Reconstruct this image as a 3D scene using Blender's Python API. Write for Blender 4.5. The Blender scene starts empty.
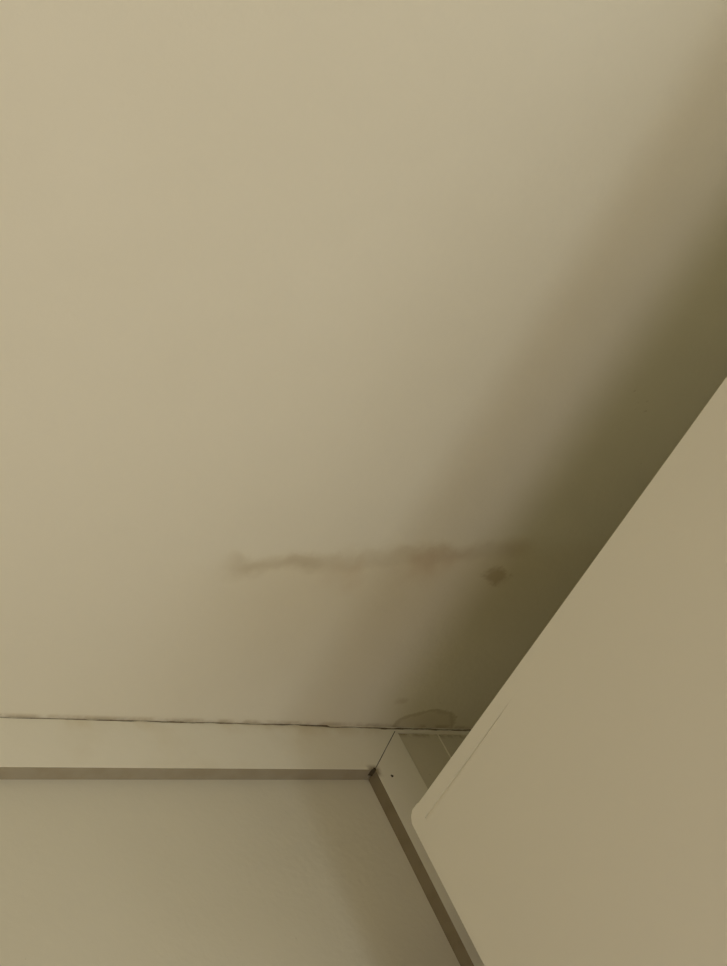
import bpy, bmesh, math, random
from mathutils import Matrix, Vector
random.seed(7)

# ------------------------------------------------------------------ camera
S = bpy.context.scene
COL = S.collection
ZH = 2.24                     # height of the lower edge of the head board
W = 0.06                      # width of the trim boards
CEIL = ZH + W                 # ceiling height 2.30 m
R = ((0.80185, -0.45590, -0.38625), (-0.14394, -0.77476, 0.61566), (-0.57993, -0.43807, -0.68686))
cam_d = bpy.data.cameras.new('camera')
cam = bpy.data.objects.new('camera', cam_d)
COL.objects.link(cam)
m = Matrix.Identity(4)
for c in range(3):
    for r in range(3):
        m[r][c] = R[c][r]
m.translation = (-0.81297, -0.80865, ZH - 0.70118)
cam.matrix_world = m
cam_d.sensor_fit = 'VERTICAL'
cam_d.sensor_height = 36.0
cam_d.lens = 1201.8 / 966 * 36
cam_d.clip_start = 0.01
S.camera = cam

# ------------------------------------------------------------------ light
world = bpy.data.worlds.new('world')
S.world = world
world.use_nodes = True
world.node_tree.nodes['Background'].inputs[0].default_value = (0.9, 0.95, 1.0, 1)
world.node_tree.nodes['Background'].inputs[1].default_value = 0.05

def area(name, loc, rot, sx, sy, power, col):
    d = bpy.data.lights.new(name, 'AREA')
    d.shape = 'RECTANGLE'; d.size = sx; d.size_y = sy
    d.energy = power; d.color = col
    o = bpy.data.objects.new(name, d); COL.objects.link(o)
    o.location = loc; o.rotation_euler = rot
    return o

def bulb(name, loc, radius, power, col):
    d = bpy.data.lights.new(name, 'POINT')
    d.shadow_soft_size = radius
    d.energy = power; d.color = col
    o = bpy.data.objects.new(name, d); COL.objects.link(o)
    o.location = loc
    return o

bulb('lamp_light', (-0.15, -1.34, 0.80), 0.26, 11, (1.0, 1.14, 1.41))
bulb('lamp_light_warm', (-1.14, -0.90, 0.50), 0.25, 19, (1.0, 0.925, 1.15))
area('fill_light', (0.0, -3.12, 1.50), (math.radians(90), 0, 0), 0.9, 1.1, 4.0, (1.0, 1.08, 1.25))  # weak fill added to lift the dark zone; the front wall has no opening

V = S.view_settings
V.view_transform = 'Standard'; V.look = 'None'; V.gamma = 1.0; V.use_curve_mapping = False
V.exposure = -0.09

# ------------------------------------------------------------------ material helpers
class N:
    """a value in a node tree with arithmetic"""
    def __init__(s, t, sock): s.t, s.s = t, sock
    def _op(s, op, *a, clamp=False):
        n = s.t.nodes.new('ShaderNodeMath'); n.operation = op; n.use_clamp = clamp
        for i, v in enumerate((s,) + a):
            if isinstance(v, N): s.t.links.new(v.s, n.inputs[i])
            else: n.inputs[i].default_value = v
        return N(s.t, n.outputs[0])
    def __add__(s, o): return s._op('ADD', o)
    def __sub__(s, o): return s._op('SUBTRACT', o)
    def __mul__(s, o): return s._op('MULTIPLY', o)
    __rmul__ = __mul__
    __radd__ = __add__
    def abs(s): return s._op('ABSOLUTE')
    def max(s, o): return s._op('MAXIMUM', o)
    def min(s, o): return s._op('MINIMUM', o)
    def step(s, a, b):
        """smooth 0..1 as s goes from a to b (a may exceed b)"""
        n = s.t.nodes.new('ShaderNodeMapRange'); n.interpolation_type = 'SMOOTHSTEP'; n.clamp = True
        s.t.links.new(s.s, n.inputs[0])
        lo, hi, f0, f1 = (a, b, 0, 1) if a < b else (b, a, 1, 0)
        for i, v in enumerate((lo, hi, f0, f1)): n.inputs[i + 1].default_value = v
        return N(s.t, n.outputs[0])

class Mat:
    def __init__(s, name, base, rough=0.6, spec=0.3):
        s.m = bpy.data.materials.new(name); s.m.use_nodes = True
        s.t = s.m.node_tree
        s.b = s.t.nodes['Principled BSDF']
        s.b.inputs['Roughness'].default_value = rough
        s.b.inputs['Specular IOR Level'].default_value = spec
        g = s.t.nodes.new('ShaderNodeNewGeometry')
        s.pos = g.outputs['Position']
        x = s.t.nodes.new('ShaderNodeSeparateXYZ'); s.t.links.new(s.pos, x.inputs[0])
        s.x, s.y, s.z = (N(s.t, o) for o in x.outputs)
        rgb = s.t.nodes.new('ShaderNodeRGB'); rgb.outputs[0].default_value = (*base, 1)
        s.c = rgb.outputs[0]; s.h = None
    def noise(s, scale, detail=4, rough=0.55, off=0.0):
        n = s.t.nodes.new('ShaderNodeTexNoise')
        n.inputs['Scale'].default_value = scale; n.inputs['Detail'].default_value = detail
        n.inputs['Roughness'].default_value = rough
        a = s.t.nodes.new('ShaderNodeVectorMath'); a.operation = 'ADD'
        s.t.links.new(s.pos, a.inputs[0]); a.inputs[1].default_value = (off, off * 1.7, off * 0.6)
        s.t.links.new(a.outputs[0], n.inputs['Vector'])
        return N(s.t, n.outputs['Fac'])
    def over(s, fac, col):
        """multiply the colour by col where fac is 1"""
        n = s.t.nodes.new('ShaderNodeMix'); n.data_type = 'RGBA'; n.blend_type = 'MULTIPLY'
        s.t.links.new(fac.s, n.inputs[0]); s.t.links.new(s.c, n.inputs[6]); n.inputs[7].default_value = (*col, 1)
        s.c = n.outputs[2]
    def bump(s, h, dist, strength=1.0):
        n = s.t.nodes.new('ShaderNodeBump'); n.inputs['Strength'].default_value = strength
        n.inputs['Distance'].default_value = dist
        s.t.links.new(h.s, n.inputs['Height'])
        s.t.links.new(n.outputs[0], s.b.inputs['Normal'])
    def done(s):
        s.t.links.new(s.c, s.b.inputs['Base Color']); return s.m

CREAM = (0.86, 0.81, 0.59)
def mottled(M, amt=0.05):
    M.over(M.noise(3.0, 3, off=2).step(0.35, 0.7), (1 - amt, 1 - amt * 1.1, 1 - amt * 1.4))

# ceiling: cream paint, tide line of an old leak, mildew near the wall
M = Mat('ceiling_paint', CREAM, 0.75, 0.2)
mottled(M, 0.03)
n1 = M.noise(22, 4, off=1); n2 = M.noise(60, 3, off=5); n3 = M.noise(9, 3, off=9)
yl = M.y + M.x * 0.20 + 0.264 + (n1 - 0.5) * 0.045 + (n3 - 0.5) * 0.02      # 0 along the tide line, + towards the wall
span = M.x.step(-0.275, -0.235) * (M.x.step(-0.14, -0.18) * 0.5 + 0.5) * M.x.step(0.09, 0.0)
line = yl.step(-0.012, 0.003) * yl.step(0.024, 0.006) * span * (n3.step(0.30, 0.62) * 0.6 + 0.4)
M.over(line * 0.85, (0.76, 0.71, 0.63))
wash = yl.step(-0.02, 0.02) * yl.step(0.26, 0.02) * M.x.step(-0.36, -0.12) * M.x.step(0.25, 0.05)
M.over(wash * 0.8, (0.90, 0.86, 0.78))
smudge = M.noise(16, 2, off=13).step(0.40, 0.66) * yl.step(-0.004, 0.014) * yl.step(0.06, 0.01) * M.x.step(-0.17, -0.10) * M.x.step(0.02, -0.02)
M.over(smudge * 0.75, (0.86, 0.75, 0.66))
def blob(M, cx, cy, rx, ry, wob, n):
    dx = (M.x - cx) * (1 / rx); dy = (M.y - cy) * (1 / ry)
    return (dx * dx + dy * dy)._op('SQRT') + (n - 0.5) * wob
b1 = blob(M, 0.059, -0.232, 0.024, 0.016, 2.2, n2)
M.over(b1.step(1.0, 0.2) * 0.7, (0.66, 0.58, 0.44))
b2 = blob(M, 0.06, -0.275, 0.035, 0.02, 1.2, n1)
M.over(b2.step(1.0, 0.1) * 0.45, (0.80, 0.73, 0.62))
b3 = blob(M, 0.104, 0.004, 0.048, 0.034, 0.5, n2)
M.over(b3.step(1.04, 0.86) * 0.6, (0.80, 0.76, 0.68))
M.over(b3.step(1.08, 0.98) * b3.step(0.80, 0.95) * 0.6, (0.72, 0.68, 0.58))
b4 = blob(M, 0.047, -0.041, 0.014, 0.008, 1.2, n2)
M.over(b4.step(1.0, 0.2) * 0.45, (0.72, 0.66, 0.55))
spots = M.noise(150, 2, off=3).step(0.70, 0.78) * M.noise(14, 2, off=4).step(0.50, 0.60) * M.x.step(-0.02, 0.10)
M.over(spots * 0.35, (0.62, 0.56, 0.44))
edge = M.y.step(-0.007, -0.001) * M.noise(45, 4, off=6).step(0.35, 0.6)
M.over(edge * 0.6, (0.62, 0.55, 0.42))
M.bump(M.noise(160, 3) * 0.6 + M.noise(30, 2, off=8) * 1.0, 0.0012, 0.35)
ceil_m = M.done()

# wall paint
M = Mat('wall_paint', (0.75, 0.70, 0.51), 0.7, 0.25)
mottled(M, 0.05)
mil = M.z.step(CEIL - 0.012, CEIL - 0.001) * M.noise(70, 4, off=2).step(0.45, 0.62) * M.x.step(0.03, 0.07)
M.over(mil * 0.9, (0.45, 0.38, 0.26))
M.over((M.x + (M.noise(30, 3, off=6) - 0.5) * 0.01).step(0.055, 0.062) * M.z.step(CEIL - 0.55, CEIL - 0.15), (0.91, 0.89, 0.84))
M.over(M.noise(190, 2, off=11).step(0.77, 0.80) * 0.5, (0.7, 0.64, 0.55))
M.bump(M.noise(140, 3) + M.noise(25, 2, off=4) * 0.8, 0.001, 0.3)
wall_m = M.done()

# gloss paint on the boards
M = Mat('trim_paint', (0.88, 0.83, 0.63), 0.5, 0.3)
top = M.z.step(CEIL - 0.018, CEIL - 0.002) * M.noise(24, 4, off=3).step(0.42, 0.65)
M.over(top * 0.6, (0.88, 0.83, 0.74))
M.over(M.noise(11, 4, off=7).step(0.5, 0.75), (0.95, 0.93, 0.89))
cr = blob(M, -0.001, 0.0, 0.010, 0.03, 0.8, M.noise(160, 3))
M.over(cr.step(1.0, 0.3) * M.z.step(ZH + 0.009, ZH + 0.001) * M.z.step(ZH - 0.012, ZH - 0.004) * 0.9, (0.40, 0.34, 0.24))
M.bump(M.noise(90, 3) + M.noise(18, 2, off=4) * 1.5, 0.001, 0.3)
trim_m = M.done()

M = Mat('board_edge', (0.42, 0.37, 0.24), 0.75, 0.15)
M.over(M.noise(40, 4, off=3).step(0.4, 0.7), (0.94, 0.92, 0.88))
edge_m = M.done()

M = Mat('dark_board_edge', (0.27, 0.225, 0.13), 0.8, 0.1)  # edges of the upright board, a darker tone than the head board's
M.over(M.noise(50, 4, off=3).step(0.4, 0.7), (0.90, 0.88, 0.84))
dark_edge_m = M.done()

M = Mat('grime', (0.10, 0.08, 0.045), 0.9, 0.05)
M.over(M.noise(120, 3).step(0.4, 0.6), (0.5, 0.5, 0.5))
grime_m = M.done()

M = Mat('dirty_crack', (0.36, 0.30, 0.19), 0.9, 0.05)
M.over(M.noise(55, 4, off=5).step(0.42, 0.60), (0.55, 0.52, 0.46))
crack_m = M.done()

M = Mat('cupboard_laminate', (0.77, 0.73, 0.56), 0.42, 0.35)
M.over(M.noise(2.0, 2, off=1).step(0.35, 0.7), (0.97, 0.97, 0.98))
M.bump(M.noise(220, 2), 0.0004, 0.2)
lam_m = M.done()

M = Mat('metal', (0.45, 0.44, 0.42), 0.35, 0.5)
M.b.inputs['Metallic'].default_value = 1.0
M.over(M.noise(60, 2).step(0.4, 0.7), (0.9, 0.9, 0.9))
metal_m = M.done()

M = Mat('floor_covering', (0.66, 0.59, 0.44), 0.5, 0.3)
M.over(M.noise(5, 5, off=2).step(0.3, 0.7), (0.75, 0.7, 0.65))
floor_m = M.done()

# ------------------------------------------------------------------ mesh helpers
def mesh_obj(name, bm, mat, parent=None, smooth=False):
    bmesh.ops.recalc_face_normals(bm, faces=bm.faces[:])
    me = bpy.data.meshes.new(name); bm.to_mesh(me); bm.free()
    me.materials.append(mat)
    if smooth:
        for p in me.polygons: p.use_smooth = True
    o = bpy.data.objects.new(name, me); COL.objects.link(o)
    if parent: o.parent = parent
    return o

def box(bm, x0, x1, y0, y1, z0, z1):
    v = [bm.verts.new((x, y, z)) for x in (x0, x1) for y in (y0, y1) for z in (z0, z1)]
    for f in ((0, 1, 3, 2), (4, 6, 7, 5), (0, 4, 5, 1), (2, 3, 7, 6), (0, 2, 6, 4), (1, 5, 7, 3)):
        bm.faces.new([v[i] for i in f])
    return v

def box_obj(name, b, mat, parent=None, bevel=0.0, seg=2):
    bm = bmesh.new(); box(bm, *b)
    if bevel:
        bmesh.ops.bevel(bm, geom=bm.edges[:], offset=bevel, segments=seg, affect='EDGES', profile=0.5)
    return mesh_obj(name, bm, mat, parent)

def prism(bm, front, y0, y1):
    """front: outline (x, z) at y0, swept to y1"""
    a = [bm.verts.new((x, y0, z)) for x, z in front]
    b = [bm.verts.new((x, y1, z)) for x, z in front]
    bm.faces.new(a); bm.faces.new(b[::-1])
    n = len(a)
    for i in range(n):
        bm.faces.new((a[i], a[(i + 1) % n], b[(i + 1) % n], b[i]))

def setting(o, label, cat):
    o['kind'] = 'structure'; o['label'] = label; o['category'] = cat
    return o

# ------------------------------------------------------------------ room
XL, XR, YF = -2.60, 0.50, -3.20
D = 0.0166                    # set-back of the wall inside the boards
DW = 0.0025                   # set-back of the wall outside the boards
T = 0.10
setting(box_obj('floor', (XL - T, XR + T, YF - T, D + T, -T, 0), floor_m), 'pale floor of the room', 'floor')
def ceil_z(x):                # the ceiling rises a little to the right
    return CEIL + 0.0090 * (x + 0.42)
bm = bmesh.new()
vs = box(bm, XL - T, XR + T, YF - T, D + T, CEIL, CEIL + T)
for v in vs:
    if v.co.z < CEIL + 0.01: v.co.z = ceil_z(v.co.x)
setting(mesh_obj('ceiling', bm, ceil_m),
        'cream painted ceiling with brown water stain and mildew near the corner', 'ceiling')
setting(box_obj('wall_left', (XL - T, XL, YF, D + T, 0, CEIL + 0.03), wall_m), 'plain cream wall far to the left', 'wall')
setting(box_obj('wall_right', (XR, XR + T, YF, D + T, 0, CEIL + 0.03), wall_m), 'plain cream wall behind the cupboard', 'wall')
setting(box_obj('wall_front', (XL - T, XR + T, YF - T, YF, 0, CEIL + 0.03), wall_m), 'plain cream wall facing the trim boards', 'wall')
bm = bmesh.new()
XT0 = -1.30                   # far end of the head board
# one wall that steps back inside the boards
out = [(XL, D + T), (XL, DW), (XT0 + W * 0.5, DW), (XT0 + W * 0.5, D), (W * 0.5, D), (W * 0.5, DW), (XR, DW), (XR, D + T)]
lo = [bm.verts.new((x, y, 0)) for x, y in out]; hi = [bm.verts.new((x, y, CEIL + 0.03)) for x, y in out]
bm.faces.new(lo); bm.faces.new(hi[::-1])
for i in range(len(out)):
    j = (i + 1) % len(out); bm.faces.new((lo[i], lo[j], hi[j], hi[i]))
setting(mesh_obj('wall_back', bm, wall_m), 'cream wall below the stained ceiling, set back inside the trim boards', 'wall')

# ------------------------------------------------------------------ trim boards with a mitred corner
def wob(x, a, k=1.0):
    return a * (math.sin(37 * x * k + 1.0) * 0.5 + math.sin(91 * x * k + 2.2) * 0.3 + math.sin(213 * x * k + .4) * 0.2)
g = 0.0006                    # half the width of the mitre joint
bm = bmesh.new()
pts = [(XT0 + g, ZH), (-g, ZH)]
tip = W - 0.0025
pts.append((tip - g, ZH + tip))
k = 90
for i in range(1, k):
    x = tip - 0.002 - i * (tip - XT0 - W) / k
    step = 0.0022 if x > -0.034 else 0.0012
    pts.append((x, CEIL - step + wob(x, 0.0005)))
pts.append((XT0 - W + 0.002 + g, CEIL - 0.002))
prism(bm, pts, 0, D)
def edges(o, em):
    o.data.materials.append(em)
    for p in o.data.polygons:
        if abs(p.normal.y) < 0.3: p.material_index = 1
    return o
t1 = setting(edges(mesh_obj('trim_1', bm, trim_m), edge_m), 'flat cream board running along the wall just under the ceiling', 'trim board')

bm = bmesh.new()
pts = [(g, ZH), (g * 1.0, 0.0), (W, 0.0), (W, CEIL - 0.0022), (tip + g, ZH + tip)]
prism(bm, pts, 0, D)
t2 = setting(edges(mesh_obj('trim_2', bm, trim_m), dark_edge_m), 'flat cream upright board mitred to the ceiling board', 'trim board')
# nail hole filled with dirt
def disc(bm, c, r, y, n=14, jit=0.25):
    vs = [bm.verts.new((c[0] + r * (1 + jit * math.sin(3 * a + 1)) * math.cos(a), y + 0, c[1] + r * math.sin(a)))
          for a in (2 * math.pi * i / n for i in range(n))]
    f = bm.faces.new(vs)
    r_ = bmesh.ops.extrude_face_region(bm, geom=[f])
    for v in r_['geom']:
        if isinstance(v, bmesh.types.BMVert): v.co.y += 0.002
bm = bmesh.new(); disc(bm, (0.0193, ZH - 0.0087), 0.0017, -0.0002)
h = mesh_obj('nail_hole', bm, grime_m, t2); h['label'] = 'small dark nail hole'
# dark hole where the boards meet at the inner corner
bm = bmesh.new()
pts = [(-0.005, ZH - 0.0002), (-0.002, ZH + 0.0008), (-0.0002, ZH + 0.0030), (0.0016, ZH + 0.0016), (0.0014, ZH - 0.0012), (0.0006, ZH - 0.0014), (-0.0012, ZH - 0.0006)]
prism(bm, pts, -0.0003, D * 0.55)
h = mesh_obj('joint_gap', bm, grime_m, t2); h['label'] = 'dark open gap at the mitred corner'
# mitre joint
bm = bmesh.new()
pts = [(0.0006, ZH + 0.0012), (tip + 0.0006, ZH + tip + 0.0012 - 0.0012), (tip - 0.0004, ZH + tip), (-0.0004, ZH + 0.0004)]
prism(bm, pts, 0.0006, D * 0.9)
mesh_obj('mitre_joint', bm, grime_m, t2)

# board that closes the far end of the head board
bm = bmesh.new()
pts = [(XT0 - g, ZH), (XT0 - g, 0), (XT0 - W, 0), (XT0 - W, CEIL - 0.003), (XT0 - W + 0.003, CEIL - 0.003)]
prism(bm, pts, 0, D)
setting(mesh_obj('trim_3', bm, trim_m), 'flat cream upright board at the far left end of the ceiling board', 'trim board')

# ragged filler between the boards and the ceiling, with a dirty crack in it
def strip(name, x0, x1, n, low, high, y0, y1, mat, parent=None):
    bm = bmesh.new(); rows = []
    for i in range(n + 1):
        x = x0 + (x1 - x0) * i / n
        l, h = low(x), high(x)
        rows.append([bm.verts.new(p) for p in ((x, y0, l), (x, y0, h), (x, y1, h), (x, y1, l))])
    for a, b in zip(rows, rows[1:]):
        for i in range(4):
            bm.faces.new((a[i], b[i], b[(i + 1) % 4], a[(i + 1) % 4]))
    bm.faces.new(rows[0]); bm.faces.new(rows[-1][::-1])
    return mesh_obj(name, bm, mat, parent)
f1 = setting(strip('trim_4', XT0, XR, 200, lambda x: CEIL - 0.004, lambda x: ceil_z(x) + 0.0002, 0.0009, 0.0025, trim_m),
             'ragged line of old cracked filler between the boards and the ceiling', 'filler')
def crack_z(x):
    return ceil_z(x) - (0.0006 if x < -0.034 else 0.0022) + wob(x, 0.0007, 1.9)
def crack_w(x):
    w = 0.0007 + wob(x + 2, 0.0006, 2.6)
    if -0.075 < x < -0.034: w += 0.0006
    if x > 0.03: w += 0.0005 + wob(x, 0.0006, 3.0)
    if abs(x + 0.325) < 0.004: w += 0.0012
    return max(w, 0.00025)
strip('crack', XT0 + 0.01, XR - 0.01, 420, lambda x: crack_z(x) - crack_w(x), lambda x: crack_z(x) + crack_w(x) * 0.6, 0.0006, 0.0020, crack_m, f1)
# thin upright bead on the wall beside the board
bm = bmesh.new()
prism(bm, [(0.1210, 0), (0.1232, 0), (0.1232, CEIL - 0.003), (0.1210, CEIL - 0.003)], DW - 0.0010, DW + 0.002)
bmesh.ops.bevel(bm, geom=[e for e in bm.edges if all(v.co.y < DW for v in e.verts)], offset=0.0006, segments=2, affect='EDGES')
setting(mesh_obj('trim_6', bm, trim_m), 'thin upright painted bead on the wall beside the upright board', 'bead')

# ------------------------------------------------------------------ cupboard
G = 0.12
XP, ZP = -0.1096, ZH - 0.1575
DEP, LEN = 0.585, 0.82
cup = bpy.data.objects.new('cupboard', None); COL.objects.link(cup)
cup.location = (XP, -G, 0)
cup['label'] = 'tall plain off-white cupboard with rounded corner, its top below the ceiling'
cup['category'] = 'cupboard'
def end_panel(y0, y1, outer_high):
    """upright end panel, its outer top edge rounded; local coords"""
    bm = bmesh.new()
    prof = [(y0, 0.0), (y1, 0.0)]
    r = 0.008
    arc = [(r - r * math.sin(a), r - r * math.cos(a)) for a in (math.pi / 2 * i / 6 for i in range(7))]
    if outer_high:    # outer face is y1
        prof += [(y1 - r + r * math.cos(a), ZP - r + r * math.sin(a)) for a in (math.pi / 2 * i / 6 for i in range(7))]
        prof += [(y0, ZP)]
    else:
        prof += [(y1, ZP)]
        prof += [(y0 + r - r * math.sin(a), ZP - r + r * math.cos(a)) for a in (math.pi / 2 * i / 6 for i in range(7))]
    a = [bm.verts.new((0, y, z)) for y, z in prof]; b = [bm.verts.new((DEP, y, z)) for y, z in prof]
    bm.faces.new(a); bm.faces.new(b[::-1])
    for i in range(len(a)):
        j = (i + 1) % len(a); bm.faces.new((a[i], a[j], b[j], b[i]))
    bmesh.ops.bevel(bm, geom=[e for e in bm.edges if all(abs(v.co.x) < 1e-6 for v in e.verts) and
                              (abs((e.verts[0].co.y + e.verts[1].co.y) / 2 - (y1 if outer_high else y0)) < r or e.verts[0].co.z > ZP - r and e.verts[1].co.z > ZP - r and abs(e.verts[0].co.y - e.verts[1].co.y) < r)],
                    offset=0.0012, segments=2, affect='EDGES')
    return mesh_obj('end_panel', bm, lam_m, cup)
TH = 0.018
end_panel(-TH, 0, True)
end_panel(-LEN, -LEN + TH, False)
bm = bmesh.new(); box(bm, 0, DEP, -LEN + TH, -TH, ZP - 0.016, ZP)
bmesh.ops.bevel(bm, geom=[e for e in bm.edges if all(abs(v.co.x) < 1e-6 and v.co.z > ZP - 1e-6 for v in e.verts)], offset=0.0012, segments=2, affect='EDGES')
mesh_obj('top_board', bm, lam_m, cup)
box_obj('back_panel', (DEP - 0.006, DEP, -LEN + TH, -TH, 0.05, ZP - 0.016), lam_m, cup)
box_obj('plinth', (0.03, 0.046, -LEN + TH, -TH, 0, 0.08), lam_m, cup)
box_obj('base_board', (0.02, DEP - 0.006, -LEN + TH, -TH, 0.08, 0.096), lam_m, cup)
zt = ZP - 0.016
for ya, yb in ((-LEN + TH, -TH),):
    # the eased upper edge of the door fades out away from the corner
    bm = bmesh.new()
    ys = [yb - t for t in (0, 0.03, 0.07, 0.11, 0.15)]
    cs = [0.0030, 0.0029, 0.0022, 0.0011, 0.00005]
    def ring(x, zs):
        return [bm.verts.new((x, y, z)) for y, z in [(yb, 0.085)] + list(zip(ys, zs)) + [(ya, zt), (ya, 0.085)]]
    rings = [ring(0, [zt - c for c in cs]), ring(0.0009, [zt] * 5), ring(TH, [zt] * 5)]
    bm.faces.new(rings[0]); bm.faces.new(rings[-1][::-1])
    for a, b in zip(rings, rings[1:]):
        for i in range(len(a)):
            j = (i + 1) % len(a); bm.faces.new((a[i], a[j], b[j], b[i]))
    d = mesh_obj('door', bm, lam_m, cup)
    yh = ya + 0.05
    bm = bmesh.new()
    bmesh.ops.create_cone(bm, cap_ends=True, segments=16, radius1=0.006, radius2=0.006, depth=0.16,
                          matrix=Matrix.Translation((-0.03, yh, 1.05)))
    for zz in (0.99, 1.11):
        bmesh.ops.create_cone(bm, cap_ends=True, segments=12, radius1=0.005, radius2=0.005, depth=0.03,
                              matrix=Matrix.Translation((-0.015, yh, zz)) @ Matrix.Rotation(math.pi / 2, 4, 'Y'))
    hd = mesh_obj('handle', bm, metal_m, d); hd['label'] = 'metal bar handle'
